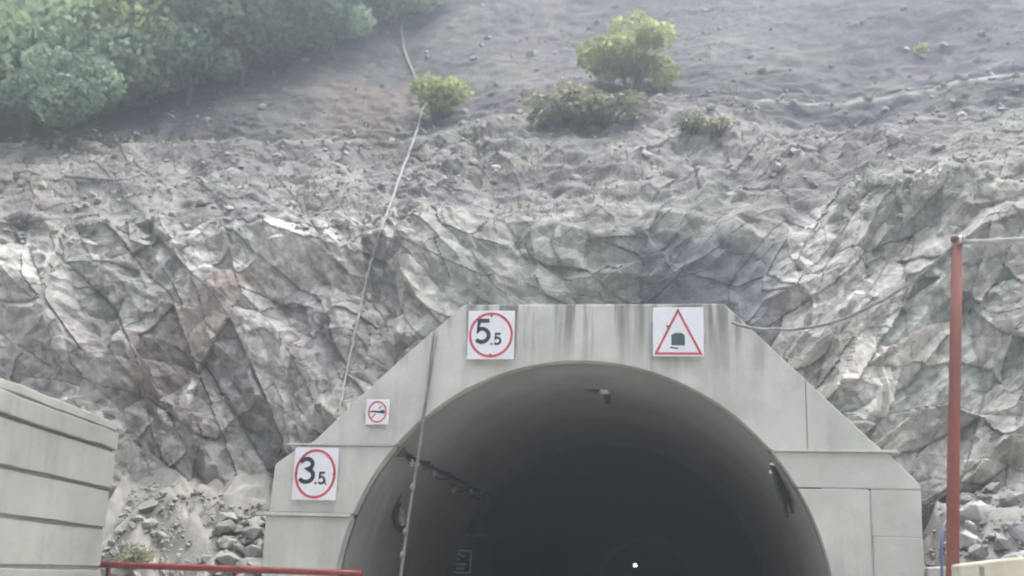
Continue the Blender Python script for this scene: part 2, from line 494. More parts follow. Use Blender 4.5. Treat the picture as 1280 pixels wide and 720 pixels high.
shot = sstep(-4.2, -2.4, x + 0.5*edge_n)*(1-sstep(3.2, 4.6, x + 0.7*edge_n))*sstep(5.0, 6.0, z)*(1-sstep(8.9, 9.5, z+0.4*edge_n))
bigstep = (1-rock)*sstep(0.1, 0.6, fbm(x*0.25, y*0.25, z*0.3, 3, 9)+0.25)
# strata direction leans right on the right of the portal, left on its left
ang = R(48)*np.tanh((x-0.5)/5.0)
ca, sa = np.cos(ang), np.sin(ang)
w = fbm(x*0.6, y*0.6, z*0.6, 3, 31)*0.10
px_ = ca*x + sa*(arc-6) + w; pz_ = -sa*x + ca*(arc-6) + w*0.6
h1, c1, e1 = facets(px_*0.36, pz_*0.62, 3)
h2, c2, e2 = facets(px_*0.78+7, pz_*1.25, 8)
h3, c3, e3 = facets(px_*1.9+3, pz_*2.7+9, 21)
h4, c4, e4 = facets(px_*5.2+1, pz_*6.6+4, 33)
q1, d1, _ = facets(x*0.45, arc*0.6, 61); q2, d2, _ = facets(x*1.1+4, arc*1.5, 62); q3, d3, _ = facets(x*2.4, arc*3.0+5, 63)
big = fbm(x*0.22, y*0.2, z*0.22, 4, 2)
med = fbm(x*0.9, y*0.9, z*0.9, 5, 12)
rid = 1-np.abs(fbm(px_*0.8, y*0.8, pz_*1.4, 5, 44))*2
fine = fbm(x*4.5, y*4.5, z*4.5, 4, 71)
D_rock = 0.40*big + 0.56*h1 + 0.34*h2 + 0.12*h3 + 0.04*h4 + 0.26*(c1-0.5) + 0.14*(c2-0.5) + 0.04*(c3-0.5)
crk = sstep(0.028, 0.0, e1)*sstep(0.15, 0.5, fbm(x*0.7, y*0.5, z*0.7, 3, 15)+0.25) + 0.5*sstep(0.04, 0.0, e2)*sstep(0.1, 0.4, fbm(x*0.9, y*0.5, z*0.9, 3, 16))
crk = np.clip(crk, 0, 1)
D_rock = 0.72*D_rock - 0.02*crk
D_rock = np.where(D_rock > 0.75, 0.75+(D_rock-0.75)*0.3, D_rock)
sc = np.clip((y+20)/22, 1, 3)
upf = 1 - 0.6*sstep(14, 18, z)
D_soil = 0.9*fbm(x*0.14, y*0.14, z*0.14, 2, 90) + 0.10*upf*q1*(1-0.8*sstep(14, 26, y)) + 0.05*upf*fbm(x*0.7, y*0.5, z*0.7, 5, 91)*sc**0.5 + (0.11*q2 + 0.09*q3)*upf*(1-0.9*sstep(16, 32, y))
D_shot = 0.25*big + 0.05*med + 0.16*h1 + 0.13*h2 + 0.10*(c1-0.5) + 0.07*(c2-0.5) + 0.06*h3
mr_ = rock*(1-shot)
D = mr_*D_rock + (1-rock)*D_soil + rock*shot*D_shot
r3 = sum(ROWS[:3])
bench = np.exp(-((rowk-r3-16)/22.0)**2)
D_soil = D_soil*(1-0.75*bench)
D = mr_*D_rock + (1-rock)*D_soil + rock*shot*D_shot
far = sstep(40, 70, y)
D = D*(1-far) + far*3.0*fbm(x*0.06, y*0.06, z*0.06, 3, 77)
Q = P + NR*D[..., None]
# keep the rock behind the portal wall where the wall stands
X, Y, Z = Q[..., 0], Q[..., 1], Q[..., 2]
top_line = np.minimum(6.5, np.minimum(6.61 - (np.abs(X-0.25)-2.44)*1.02, 99))
inside = (np.abs(X-0.1) < 5.75) & (Z < top_line+0.05) & (y < 6)
Y = np.where(inside, np.maximum(Y, 0.62), Y)
near_edge = (np.abs(X-0.1) < 6.6) & (Z < top_line+1.6) & (y < 8) & ~inside
Y = np.where(near_edge, np.maximum(Y, -0.12), Y)
Q[..., 1] = Y
# colours: natural tone of the rock, block by block
def C(*c): return np.array(c, np.float32)
col = C(0.325, 0.306, 0.28)*np.ones((nr, nc, 1), np.float32)
tone = (0.97 + 0.22*(c1-0.5) + 0.34*(c2-0.5) + 0.36*(c3-0.5) + 0.2*(c4-0.5) + 0.25*med)[..., None]
tone = tone*(0.92 + 0.75*fbm(x*0.28+2.0, y*0.25, z*0.3, 2, 140))[..., None]              # whole beds lighter or darker
def blend(c, mask, to, k=1.0): return c*(1-mask[..., None]*k) + to*mask[..., None]*k
n1 = fbm(x*0.35, y*0.3, z*0.35, 4, 51); n2 = fbm(x*0.5, y*0.4, z*0.5, 4, 61); n3 = fbm(x*0.8, y*0.5, z*0.8, 4, 63)
rc = col*tone
# colour changes from one broken face to the next
fj = 0.42*(c1-0.5) + 0.5*(c2-0.5) + 0.35*(c3-0.5)
n1 = n1 + fj; n2 = n2 - 0.9*fj + 0.3*(c4-0.5); n3 = n3 + 0.7*(c2-0.5) - 0.5*(c1-0.5)
rc = blend(rc, sstep(0.12, 0.22, n1), C(0.31, 0.283, 0.24)*tone, 0.7)                  # buff
rc = blend(rc, sstep(0.18, 0.28, n2), C(0.255, 0.272, 0.235)*tone, 0.75)                   # greenish
red = sstep(1.7, 0.2, np.hypot((x+8.9)*0.9-0.35*(z-6), (z-6.2)*0.62) + 0.9*n3)
rc = blend(rc, red, C(0.20, 0.152, 0.127)*tone, 0.75)
rc = blend(rc, sstep(0.2, 0.3, n3)*sstep(-3, -6, x), C(0.225, 0.193, 0.193)*tone, 0.75)  # purple shale
rc = blend(rc, crk*0.08, C(0.11, 0.082, 0.075))                                        # dirt and painted shade in the cracks
rc = blend(rc, sstep(0.24, 0.32, fbm(px_*0.5, y*0.3, pz_*1.6, 4, 88)+0.4*(c3-0.5)+0.25*(c2-0.5)), C(0.42, 0.405, 0.375), 0.6)  # chalky seams
so_c = C(0.068, 0.060, 0.068)*(1 + 0.24*med + 0.3*(d2-0.5) + 0.3*(d3-0.5)*(1-sstep(16, 32, y)))[..., None]
so_c = blend(so_c, sstep(0.0, 0.4, n1)*sstep(2, -3, x), C(0.155, 0.134, 0.12), 0.7)
so_c = blend(so_c, sstep(0.1, 0.5, n2)*sstep(30, 12, y), C(0.135, 0.135, 0.115), 0.6)
st_ = fbm(x*0.22, y*0.2, z*1.3, 4, 95)                                                 # thin beds showing through the soil
so_c = so_c*(1+0.45*st_)[..., None]
so_c = blend(so_c, sstep(0.25, 0.5, n3), C(0.075, 0.074, 0.077), 0.6)
ep = sstep(1.5, 0.8, np.hypot((x+7.3)/1.5, (y-11.6)/1.3) + 0.5*n3)
so_c = blend(so_c, ep, C(0.118, 0.09, 0.074), 0.85)                                     # reddish earth scar
sh_c = C(0.225, 0.222, 0.2)*(1+0.45*fbm(x*2.4, y*0.3, z*0.28, 4, 14)+0.25*(c2-0.5)+0.25*(c3-0.5))[..., None]
sh_c = blend(sh_c, sstep(0.3, 1.2, x+0.5*n2)*sstep(8.6, 8.1, z+0.3*n3), C(0.12, 0.122, 0.13), 0.95)  # damp slate patch
cc = so_c*(1-rockc[..., None]) + rc*rockc[..., None]
cc = cc*(1-(rock*shot)[..., None]) + sh_c*(rock*shot)[..., None]
cc = np.clip(cc, 0.05, 0.5)
# a worn pale terrace edge on the right shoulder
r0, r1 = sum(ROWS[:3]), sum(ROWS[:4])
ter = np.exp(-((rowk-(r0-1+2*fbm(x*0.8, x*0, x*0, 3, 7)))/2.6)**2)*np.maximum(sstep(2.5, 4.5, x), 0.7*sstep(-2.5, -4.5, x))*sstep(-0.5, 0.1, n2+0.2)
cc = blend(cc, ter, C(0.33, 0.33, 0.29), 0.8)
dust = 0.34*rockc*(1-0.5*shot) + 0.14*(1-rockc)
cc = np.concatenate([cc, dust[..., None]], -1)
# faces, with the tunnel mouth left open
idx = np.arange(nr*nc).reshape(nr, nc)
F = np.stack([idx[:-1, :-1], idx[:-1, 1:], idx[1:, 1:], idx[1:, :-1]], -1).reshape(-1, 4)
hole = (np.hypot(Q[..., 0]-CU, Q[..., 2]-CZ) < CR+0.42) & (y < 5) & (Q[..., 2] < 6.2)
F = F[~hole.ravel()[F].any(1)]
hill = np_mesh('hillside', Q.reshape(-1, 3), F, M['rock'], smooth=False, colors=cc.reshape(-1, 4))
tag(hill, kind='structure')

bpy.context.view_layer.update()
def hit(px, py):
    """the point of the hillside that a sight line through photo pixel px, py meets"""
    d = _f*FPX + _R*(px-640) - _U*(py-360); d /= np.linalg.norm(d)
    ok, loc, nrm, _ = hill.ray_cast(Vector(CAM), Vector(d))
    if not ok: return Vector(CAM + d*60), Vector((0, -0.7, 0.7))
    return loc, nrm
def ground_z(gx, gy):
    ok, loc, nrm, _ = hill.ray_cast(Vector((gx, gy, 150)), Vector((0, 0, -1)))
    return loc.z if ok else 0.0

# ground and road
g = MB().add([(-150, -150, 0), (150, -150, 0), (150, 2.5, 0), (-150, 2.5, 0)], [(0, 1, 2, 3)]).build('ground', M['ground'])
tag(g, kind='structure')
r_ = MB().add([(-4.1, -149, 0.02), (4.2, -149, 0.02), (4.2, 89.8, 0.02), (-4.1, 89.8, 0.02)], [(0, 1, 2, 3)]).build('road', M['asphalt'])
tag(r_, kind='structure')
mk = MB()
for yy in range(-140, 88, 6):
    mk.add([(-0.03, yy, 0.026), (0.11, yy, 0.026), (0.11, yy+3, 0.026), (-0.03, yy+3, 0.026)], [(0, 1, 2, 3)])
for xx in (-3.6, 3.6):
    mk.add([(xx, -149, 0.026), (xx+0.12, -149, 0.026), (xx+0.12, 89, 0.026), (xx, 89, 0.026)], [(0, 1, 2, 3)])
tag(mk.build('road_marking', M['paint_white']), kind='structure')

# ------------------------------------------------------------------ the tunnel portal
portal = empty('tunnel_portal', (0, 0, 0))
tag(portal, 'pale grey concrete tunnel portal with a round arched mouth and sloping shoulders', 'tunnel portal')
def arc_pts(z0, z1, side, n=14, r=CR):
    a0 = math.asin((z0-CZ)/r); a1 = math.asin((z1-CZ)/r)
    return [(CU + side*r*math.cos(a0+(a1-a0)*i/n), CZ + r*math.sin(a0+(a1-a0)*i/n)) for i in range(n+1)]
def arc_between(u0, u1, n=40, r=CR):
    a0 = math.acos((u0-CU)/r); a1 = math.acos((u1-CU)/r)
    return [(CU + r*math.cos(a0+(a1-a0)*i/n), CZ + r*math.sin(a0+(a1-a0)*i/n)) for i in range(n+1)]
G = 0.004
uL = CU - math.sqrt(CR**2-(3.92-CZ)**2); uR = CU + math.sqrt(CR**2-(3.92-CZ)**2)
panels = [
    ([(-2.76, 6.10), (-3.3, 5.61), (-4.1, 4.83), (-4.9, 4.02), (-5.0, 3.935), (uL, 3.935)] + arc_between(uL, -2.88, 16)[1:], 0.0),
    ([(-2.72, 6.13), (-2.19, 6.61), (2.69, 6.61), (4.09-G, 5.21), (4.09-G, 3.935), (uR, 3.935)] + arc_between(uR, -2.85, 60)[1:], 0.006),
    ([(4.09+G, 5.19), (5.28, 4.02), (5.37, 3.935), (4.09+G, 3.935)], -0.004),
    ([(5.46, 3.90), (5.96, 3.37), (5.97, 3.285)] + arc_pts(3.285, 3.90, 1, 6), 0.012),
    ([(5.10, 3.265), (5.08, 0.0)] + arc_pts(0.0, 3.265, 1, 20), 0.004),
    ([(5.125, 3.265), (5.97, 3.265), (5.95, 2.47), (5.12, 2.47)], 0.016),
    ([(5.12, 2.462), (5.95, 2.462), (5.93, 0.0), (5.105, 0.0)], 0.008),
    ([(-5.24, 3.90), (-5.30, 3.80), (-5.66, 3.53), (-5.70, 2.66)] + arc_pts(2.66, 3.90, -1, 12), -0.012),
    ([(-5.75, 2.59), (-5.72, 0.0)] + arc_pts(0.0, 2.59, -1, 16), -0.03),
]
for poly, dy in panels:
    MB().prism(poly, dy, 0.34+dy*0.2).build('wall_panel', M['portal'], portal, bevel=0.015)
# mortar pressed into the pour joints, a few millimetres back from the face
for x0, x1, z0, z1 in ((5.08, 5.14, 0.0, 3.30), (4.3, 5.95, 3.25, 3.30), (5.1, 5.94, 2.44, 2.48)):
    MB().box(x0, x1, 0.022, 0.30, z0, z1).build('joint_filler', M['joint'], portal)
# lips along the pour lines
MB().prism([(uR+0.02, 3.905), (5.62, 3.905), (5.62, 3.948), (uR+0.02, 3.948)], -0.07, 0.2).build('ledge', M['portal'], portal, bevel=0.008)
MB().prism([(-5.42, 3.902), (uL-0.02, 3.902), (uL-0.02, 3.932), (-5.42, 3.932)], -0.05, 0.2).build('ledge', M['portal'], portal, bevel=0.006)
MB().prism([(-5.93, 2.595), (-4.13, 2.595), (-4.13, 2.655), (-5.93, 2.655)], -0.09, 0.2).build('ledge', M['portal'], portal, bevel=0.008)
core = [(-2.3, 6.5), (2.75, 6.5), (5.25, 4.0), (5.85, 3.35), (5.85, 0)] + arc_pts(0, CZ+0.1, 1, 4, CR+0.06)[:-1] + \
       [(CU+(CR+0.06)*math.cos(a), CZ+(CR+0.06)*math.sin(a)) for a in np.linspace(0.02, math.pi-0.02, 60)] + \
       arc_pts(0, CZ+0.1, -1, 4, CR+0.06)[::-1][1:] + [(-5.6, 0), (-5.6, 3.5), (-5.1, 3.85)]
MB().prism(core, 0.36, 1.5).build('core_wall', M['lining'], portal)
# lining of the bore
na = 56; LV = []; LF = []
ys = np.concatenate([[0.345], np.arange(1.0, 90.1, 1.0)])
a_lo = math.asin((0-CZ)/CR)
an = np.linspace(a_lo, math.pi-a_lo, na)
for yy in ys:
    jr = CR - 0.012 + (0.03 if abs(yy % 9) < 0.1 else 0)
    for a in an: LV.append((CU+jr*math.cos(a), yy, CZ+jr*math.sin(a)))
LF = [(i*na+k, i*na+k+1, (i+1)*na+k+1, (i+1)*na+k) for i in range(len(ys)-1) for k in range(na-1)]
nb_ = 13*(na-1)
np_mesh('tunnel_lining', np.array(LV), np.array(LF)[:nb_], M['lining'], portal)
np_mesh('shaded_deep_lining', np.array(LV), np.array(LF)[nb_:], M['lining_shade'], portal)  # same lining farther in, painted darker so the depth reads as shaded
MB().prism([(CU+CR*math.cos(a), CZ+CR*math.sin(a)) for a in an], 89.9, 90.4).build('added_end_cap', M['lining'], portal)  # added cap that shuts out daylight and keeps the far end dark
for s_ in (-1, 1):
    x0, x1 = sorted((s_*3.72, s_*4.22))
    MB().box(x0, x1, 0.4, 89.8, -0.02, 0.22).build('kerb', M['lining'], portal, bevel=0.02)

# ------------------------------------------------------------------ signs
def circ(r, n=40): return [(r*math.cos(2*math.pi*i/n), r*math.sin(2*math.pi*i/n)) for i in range(n)]
def arcp(cx, cz, rx, rz, a0, a1, n=12): return [(cx+rx*math.cos(R(a0+(a1-a0)*i/n)), cz+rz*math.sin(R(a0+(a1-a0)*i/n))) for i in range(n+1)]
def five(): return [(0.56, 0.94), (0.16, 0.94), (0.12, 0.55)] + arcp(0.27, 0.34, 0.28, 0.27, 118, -140, 14)
def three(): return arcp(0.27, 0.74, 0.24, 0.20, 165, -75, 12) + arcp(0.27, 0.29, 0.29, 0.25, 72, -150, 14)
def glyph(mb, pts, x, z, h, w): mb.ribbon([(x+p[0]*h, z+p[1]*h) for p in pts], w, -0.006, -0.001)
def sign_board(name, label, u, z, w, h, yaw=0, tilt=0):
    t = empty(name, (u, -0.10, z)); t.rotation_euler = (R(tilt), 0, 0); tag(t, label, 'sign')
    MB().box(-w/2, w/2, 0, 0.025, -h/2, h/2).build('board', M['sign_white'], t, bevel=0.006)
    for sx in (-0.3, 0.3):
        MB().box(sx*w-0.02, sx*w+0.02, 0.026, 0.13, -h*0.35, h*0.35).build('bracket', M['steel'], t)
    return t
def bolt(t, x, z):
    MB().tube([(x, 0.001, z), (x, -0.014, z)], 0.022, 8).build('bolt', M['dark_steel'], t)
def limit_sign(name, label, u, z, w, h, big, rx, rz):
    t = sign_board(name, label, u, z, w, h)
    n = 48
    MB().ribbon([(rx*math.cos(2*math.pi*i/n), rz*math.sin(2*math.pi*i/n)) for i in range(n)], 0.045, -0.006, -0.001, True).build('red_ring', M['sign_red'], t)
    mb = MB(); glyph(mb, big, -0.30, -0.17, 0.47, 0.076); mb.build('numeral', M['sign_black'], t)
    mb = MB(); glyph(mb, five(), 0.06, -0.19, 0.225, 0.04); mb.build('numeral', M['sign_black'], t)
    mb = MB(); mb.box(0.0, 0.035, -0.006, -0.001, -0.19, -0.155); mb.build('decimal_point', M['sign_black'], t)
    return t
t = limit_sign('height_limit_sign', 'square white sign with a red ring and 5.5 on the arch top', -1.635, 6.0, 0.88, 0.93, five(), 0.395, 0.41)
bolt(t, 0.0, 0.37); bolt(t, 0.0, -0.38)
t = limit_sign('width_limit_sign', 'square white sign with a red ring and 3.5, low on the left', -4.84, 3.365, 0.84, 0.96, three(), 0.37, 0.43)
bolt(t, -0.36, 0.0); bolt(t, 0.36, 0.0)
mb = MB(); mb.ribbon([(0.17, -0.10), (0.225, -0.2)], 0.02, -0.006, -0.001); mb.build('tick_mark', M['sign_black'], t)
t = sign_board('warning_sign', 'white sign with a red triangle round a dark block symbol on the arch top', 1.84, 6.06, 0.92, 0.92)
MB().ribbon([(0.0, 0.40), (-0.405, -0.41), (0.405, -0.41)], 0.042, -0.006, -0.001, True).build('red_triangle', M['sign_red'], t)
MB().prism([(-0.125, -0.255), (0.12, -0.255), (0.12, -0.07), (0.065, -0.025), (-0.055, -0.025), (-0.125, -0.065)], -0.006, -0.001).build('block_symbol', M['sign_green'], t)
MB().ribbon([(-0.15, -0.295), (-0.06, -0.305), (0.0, -0.318)], 0.025, -0.006, -0.001).build('underline', M['sign_green'], t)
bolt(t, 0.0, 0.40); bolt(t, -0.19, 0.1)
t = sign_board('small_prohibition_sign', 'smallest white sign, its red ring crossed by a dark horn symbol, above the left ledge', -3.73, 4.53, 0.44, 0.47)
MB().ribbon([(0.165*math.cos(2*math.pi*i/36), 0.19*math.sin(2*math.pi*i/36)) for i in range(36)], 0.026, -0.006, -0.001, True).build('red_ring', M['sign_red'], t)
MB().prism([(-0.15, 0.0), (-0.05, -0.012), (0.05, -0.022), (0.12, -0.035), (0.14, -0.02), (0.14, 0.03), (0.08, 0.035), (0.05, 0.015), (-0.05, 0.018), (-0.15, 0.014)], -0.006, -0.001).build('horn_symbol', M['sign_black'], t)
MB().ribbon([(-0.10, -0.11), (-0.03, -0.035)], 0.022, -0.006, -0.001).build('red_slash', M['sign_red'], t)
MB().ribbon([(0.02, 0.05), (0.08, 0.115)], 0.018, -0.006, -0.001).build('red_slash', M['sign_red'], t)

# ------------------------------------------------------------------ left block wall
wall = empty('concrete_block_wall', (-8.1, -1.5, 0), math.atan2(0.137, 1))
tag(wall, 'low grey concrete retaining wall of stacked long courses at the left edge', 'retaining wall')
# local frame: -y runs back towards the viewer, +x is the road side
zs = [0.0, 0.22, 0.89, 1.56, 2.235, 2.90, 3.58]
def wavy_course(z0, z1, x1, y0, y1, amp=0.02, seed=0):
    """one long cast course with slightly uneven arrises"""
    n = 40; vs = []; fs = []
    yy = np.linspace(y0, y1, n)
    def nz(k, s): return amp*fbm(yy*1.3+s, yy*0+s*3.1, yy*0+k, 3, seed)
    za, zb = z0 + nz(1, 2), z1 + nz(2, 5); xf = x1 + 0.5*nz(3, 9)
    for i in range(n):
        vs += [(xf[i], yy[i], za[i]), (xf[i]-0.005, yy[i], zb[i]), (x1-0.9, yy[i], zb[i]), (x1-0.9, yy[i], za[i])]
    for i in range(n-1):
        a, b = i*4, i*4+4
        for k in range(4):
            k2 = (k+1) % 4
            fs.append((a+k, b+k, b+k2, a+k2))
    fs += [(0, 1, 2, 3), (n*4-1, n*4-2, n*4-3, n*4-4)]
    return MB().add(vs, fs)
for i in range(len(zs)-1):
    L = -13.5
    cuts = [0.0] + sorted([-5.2 - 3.1*((i*37) % 10)/10, -9.6-1.5*((i*53) % 10)/10], reverse=True) + [L]
    for a, b in zip(cuts[:-1], cuts[1:]):
        wavy_course(zs[i]+0.03, zs[i+1]-0.035, 0.0 + 0.012*((i*7) % 3-1), a-0.008, b+0.008, 0.02, i).build('concrete_course', M['block'], wall, bevel=0.012)
for a, b in ((0.015, -6.3), (-6.33, -13.5)):
    wavy_course(3.60, 3.90, 0.03, a, b, 0.025, 40).build('concrete_course', M['block'], wall, bevel=0.02)
    wavy_course(3.93, 4.07, 0.0, a-0.01, b, 0.022, 41).build('coping', M['block'], wall, bevel=0.02)
MB().box(-0.85, -0.028, -13.4, -0.05, 0.0, 3.95).build('mortar_core', M['mortar'], wall)

# ------------------------------------------------------------------ rails, poles, barriers
rail = empty('red_rail', (-8.5, -1.0, 0)); tag(rail, 'horizontal red pipe rail running from the block wall towards the tunnel mouth', 'rail')
rp = [(0, 0, 1.625), (1.5, 0.0, 1.62), (2.7, -0.01, 1.615), (4.5, 0.0, 1.60), (4.9, 0.0, 1.595)]
MB().tube(rp, 0.058, 14).build('rail_pipe', M['rail_red'], rail, smooth=True)
for px_r in (0.25, 2.6, 4.75):
    MB().tube([(px_r, 0.075, 0), (px_r, 0.075, 1.66)], 0.04, 10).build('post', M['rail_red'], rail, smooth=True)
for px_r in (0.05, 2.72):
    MB().tube([(px_r-0.03, 0, 1.615), (px_r+0.03, 0, 1.615)], 0.07, 14).build('clamp', M['dark_steel'] if px_r < 1 else M['rail_red'], rail, smooth=True)

pole = empty('red_pole', (5.54, -2.0, 0)); tag(pole, 'tall slim red painted steel pole standing right of the tunnel portal', 'pole')
MB().tube([(0, 0, 0), (0.17, 0.0, 1.0), (0.36, 0, 1.8), (0.50, 0.0, 3.6), (0.66, 0, 5.4), (0.81, 0.0, 7.17)], [0.10, 0.10, 0.098, 0.094, 0.09, 0.086], 16).build('shaft', M['red_paint'], pole, smooth=True)
MB().tube([(0.81, 0, 7.16), (0.813, 0, 7.21)], 0.102, 16).build('cap', M['red_paint'], pole)
MB().tube([(0.80, -0.1, 7.08), (0.81, -0.17, 7.10), (0.82, -0.17, 7.18), (0.81, -0.06, 7.2)], 0.025, 8).build('cable_hook', M['steel'], pole, smooth=True)
MB().box(-0.22, 0.22, -0.22, 0.22, 0, 0.04).build('base_plate', M['dark_steel'], pole, bevel=0.01)

def catenary(a, b, sag, n=18):
    a, b = Vector(a), Vector(b)
    return [a.lerp(b, i/n) - Vector((0, 0, sag*4*(i/n)*(1-i/n))) for i in range(n+1)]
def cable(name, pts, r, mat, label, cat, wob=0.0, sides=7):
    pts = [Vector(p) + Vector((random.uniform(-wob, wob), random.uniform(-wob, wob)*0.3, random.uniform(-wob, wob))) for p in pts]
    o = MB().tube(pts, r, sides).build(name, M[mat], None, smooth=True)
    return tag(o, label, cat)
ptop = (6.34, -2.05, 7.12)
cable('overhead_cable', catenary((2.82, -0.12, 6.22), ptop, 0.62, 26), 0.028, 'cable_grey',
      'thin grey cable sagging from the portal top to the red pole', 'cable', 0.012)
cable('overhead_cable', catenary(ptop, (12.0, -3.5, 7.6), 0.22, 20), 0.04, 'rope',
      'pale thick cable leading off to the right from the red pole top', 'cable', 0.012)
cable('hanging_rope', [(-2.68, -0.06, 6.1), (-2.73, -0.07, 5.6), (-2.80, -0.07, 5.0), (-2.86, -0.09, 4.45), (-2.88, -0.1, 4.0), (-2.95, -0.1, 3.4), (-3.02, -0.1, 2.7), (-3.08, -0.1, 2.1), (-3.12, -0.1, 1.5), (-3.16, -0.1, 0.6)],
      0.03, 'rope_grey', 'grey rope with knots hanging straight down across the left of the tunnel mouth', 'rope', 0.008)
rope2 = bpy.data.objects['hanging_rope']
for kx, kz in ((-2.93, 3.55), (-2.98, 3.15), (-3.07, 2.35), (-3.10, 1.95)):
    MB().tube([(kx, -0.1, kz-0.07), (kx, -0.1, kz-0.03), (kx, -0.1, kz+0.03), (kx, -0.1, kz+0.07)], [0.02, 0.055, 0.055, 0.02], 8).build('knot', M['rope_grey'], rope2, smooth=True)
rp = []
way = ((516, -14), (508, 14), (501, 36), (506, 66), (520, 100), (530, 132), (522, 160), (513, 185), (503, 212), (492, 245), (483, 268), (474, 295), (464, 328), (457, 355), (450, 385), (443, 418), (437, 448), (431, 478), (426, 500), (421, 518))
for (ax, ay), (bx, by) in zip(way[:-1], way[1:]):
    for k in range(5):
        l, nn = hit(ax+(bx-ax)*k/5, ay+(by-ay)*k/5)
        rp.append(l)
# the rope hangs taut over the bulges: each point lies on or outside the rock
CV = Vector(CAM); dist = [(q-CV).length for q in rp]
taut = dist[:]
for _ in range(7):
    taut = [min(dist[i], (taut[max(i-1, 0)]+taut[min(i+1, len(rp)-1)])/2) for i in range(len(rp))]
rp2 = [CV + (q-CV).normalized()*(t_-0.10) for q, t_ in zip(rp, taut)]
cable('climbing_rope', rp2, [0.036 - 0.014*i/(len(rp2)-1)*1.0 for i in range(len(rp2))], 'rope',
      'long pale rope trailing down the slope past the yellowish shrub to the portal', 'rope', 0.015)

bar = empty('beige_barrier', (5.35, -4.0, 0)); tag(bar, 'low beige concrete barrier block at the lower right corner', 'barrier')
MB().prism([(0.13, 0), (3.2, 0), (3.2, 2.24), (0.83, 2.055), (0.17, 1.955)], 0.0, 0.5).build('block', M['barrier'], bar, bevel=0.03)
MB().box(0.42, 0.475, -0.012, 0.2, 1.80, 1.93).build('lifting_slot', M['mortar'], bar)
foot = tag(MB().prism([(0, 0), (0.55, 0), (0.55, 1.95), (0.3, 2.0), (0, 1.98)], 0, 0.7).build('footing_block', M['portal'], None, bevel=0.03),
           'small grey concrete block between the portal foot and the red pole', 'concrete block')
foot.location = (5.98, -0.15, 0)
cable('blue_pipe', [(6.14, -0.32, 0.0), (6.14, -0.32, 1.8), (6.17, -0.31, 2.4), (6.24, -0.25, 2.66), (6.34, 0.0, 2.75), (6.4, 0.3, 2.76)], 0.024, 'blue',
      'thin blue pipe rising beside the right edge of the portal', 'pipe')

# ------------------------------------------------------------------ things in the bore
cc_ = empty('security_camera', (0.36, 3.1, 5.50)); tag(cc_, 'small camera with a dark barrel hanging under the tunnel crown', 'security camera')
MB().box(-0.10, 0.06, -0.06, 0.06, -0.04, 0.05).build('mount', M['sign_white'], cc_, bevel=0.01)
MB().tube([(-0.02, 0, -0.03), (0.04, -0.03, -0.1)], 0.03, 8).build('arm', M['steel'], cc_)
MB().tube([(-0.1, 0.02, 0.0), (0.0, -0.02, -0.05), (0.07, -0.04, -0.09)], 0.055, 10).build('housing', M['sign_white'], cc_, smooth=True)
MB().tube([(0.035, -0.03, -0.10), (0.055, -0.05, -0.26)], [0.075, 0.06], 12).build('barrel', M['dark_steel'], cc_)
MB().tube([(0.055, -0.051, -0.262), (0.056, -0.052, -0.27)], 0.045, 12).build('lens', M['glass'], cc_)
MB().tube([(-0.40, 0.0, 0.03), (-0.3, 0, 0.0), (-0.15, 0.0, -0.01), (-0.05, 0, 0.0)], 0.025, 6).build('lead', M['cable'], cc_, smooth=True)
tray = empty('cable_tray', (-3.40, 0.5, 3.88)); tag(tray, 'dark cable run sagging along the left side of the tunnel lining', 'cable run')
for j, (dx, dz, sag) in enumerate(((0.02, 0.02, 0.03), (0.03, -0.02, 0.08), (0.04, 0.0, 0.13))):
    pts = []
    for k in range(5):
        sg = sag*random.uniform(0.2, 1.6)
        pts += [(dx, k*2.4+f*2.4, dz - sg*4*f*(1-f) - 0.05*k*(j == 2)) for f in (0, 0.25, 0.5, 0.75)]
    pts.append((dx, 12, dz))
    MB().tube(pts, 0.03 if j == 0 else 0.014, 6).build('cable', M['cable'], tray, smooth=True)
for k in range(6):
    MB().box(-0.06, 0.1, k*2.4-0.03, k*2.4+0.03, -0.12, 0.06).build('bracket', M['dark_steel'], tray)
for k, yy in enumerate((0.9, 3.1, 5.6, 8.0)):
    l = empty('tunnel_lamp', (-3.38, yy+0.5, 3.80 if k != 2 else 3.66))
    tag(l, ['nearest small unlit lamp on the left cable run', 'second small unlit lamp on the left cable run, counted from the mouth',
            'third small unlit lamp on the left cable run, hanging lower than the others', 'farthest small unlit lamp on the left cable run'][k], 'lamp')
    MB().tube([(0, 0, 0.06), (0.01, 0, 0.02)], 0.035, 8).build('holder', M['dark_steel'], l)
    MB().tube([(0.01, 0, 0.02), (0.01, 0, -0.04), (0.01, 0, -0.11), (0.01, 0, -0.14)], [0.03, 0.06, 0.055, 0.015], 10).build('bulb', M['steel'], l, smooth=True)
hb = empty('hose_bundle', (-3.93, 2.6, 2.62)); tag(hb, 'tangled dark hose and pale rag hanging on the left tunnel wall', 'hose')
MB().tube([(0.06, 0, 0.62), (0.02, 0.0, 0.4), (-0.05, 0.1, 0.15), (0.05, 0.0, -0.05), (0.06, 0.25, -0.12), (-0.02, 0.45, -0.08)], 0.05, 8).build('hose', M['cable'], hb, smooth=True)
MB().tube([(0.0, 0.35, 0.5), (-0.02, 0.3, 0.2), (-0.04, 0.3, 0.0), (0.0, 0.5, -0.15)], 0.045, 8).build('hose', M['cable'], hb, smooth=True)
MB().tube([(0.05, 0.25, 0.35), (0.06, 0.3, 0.2), (0.03, 0.35, 0.02), (0.05, 0.4, -0.04)], [0.03, 0.09, 0.12, 0.03], 8).build('rag', M['rope'], hb, smooth=True)
wb = empty('control_box', (-3.80, 11.6, 3.0)); tag(wb, 'dark wall box with a pale sill high on the left tunnel wall', 'control box')
MB().box(-0.2, 0.22, 0.0, 0.7, -0.2, 0.42).build('cabinet', M['dark_steel'], wb, bevel=0.02)
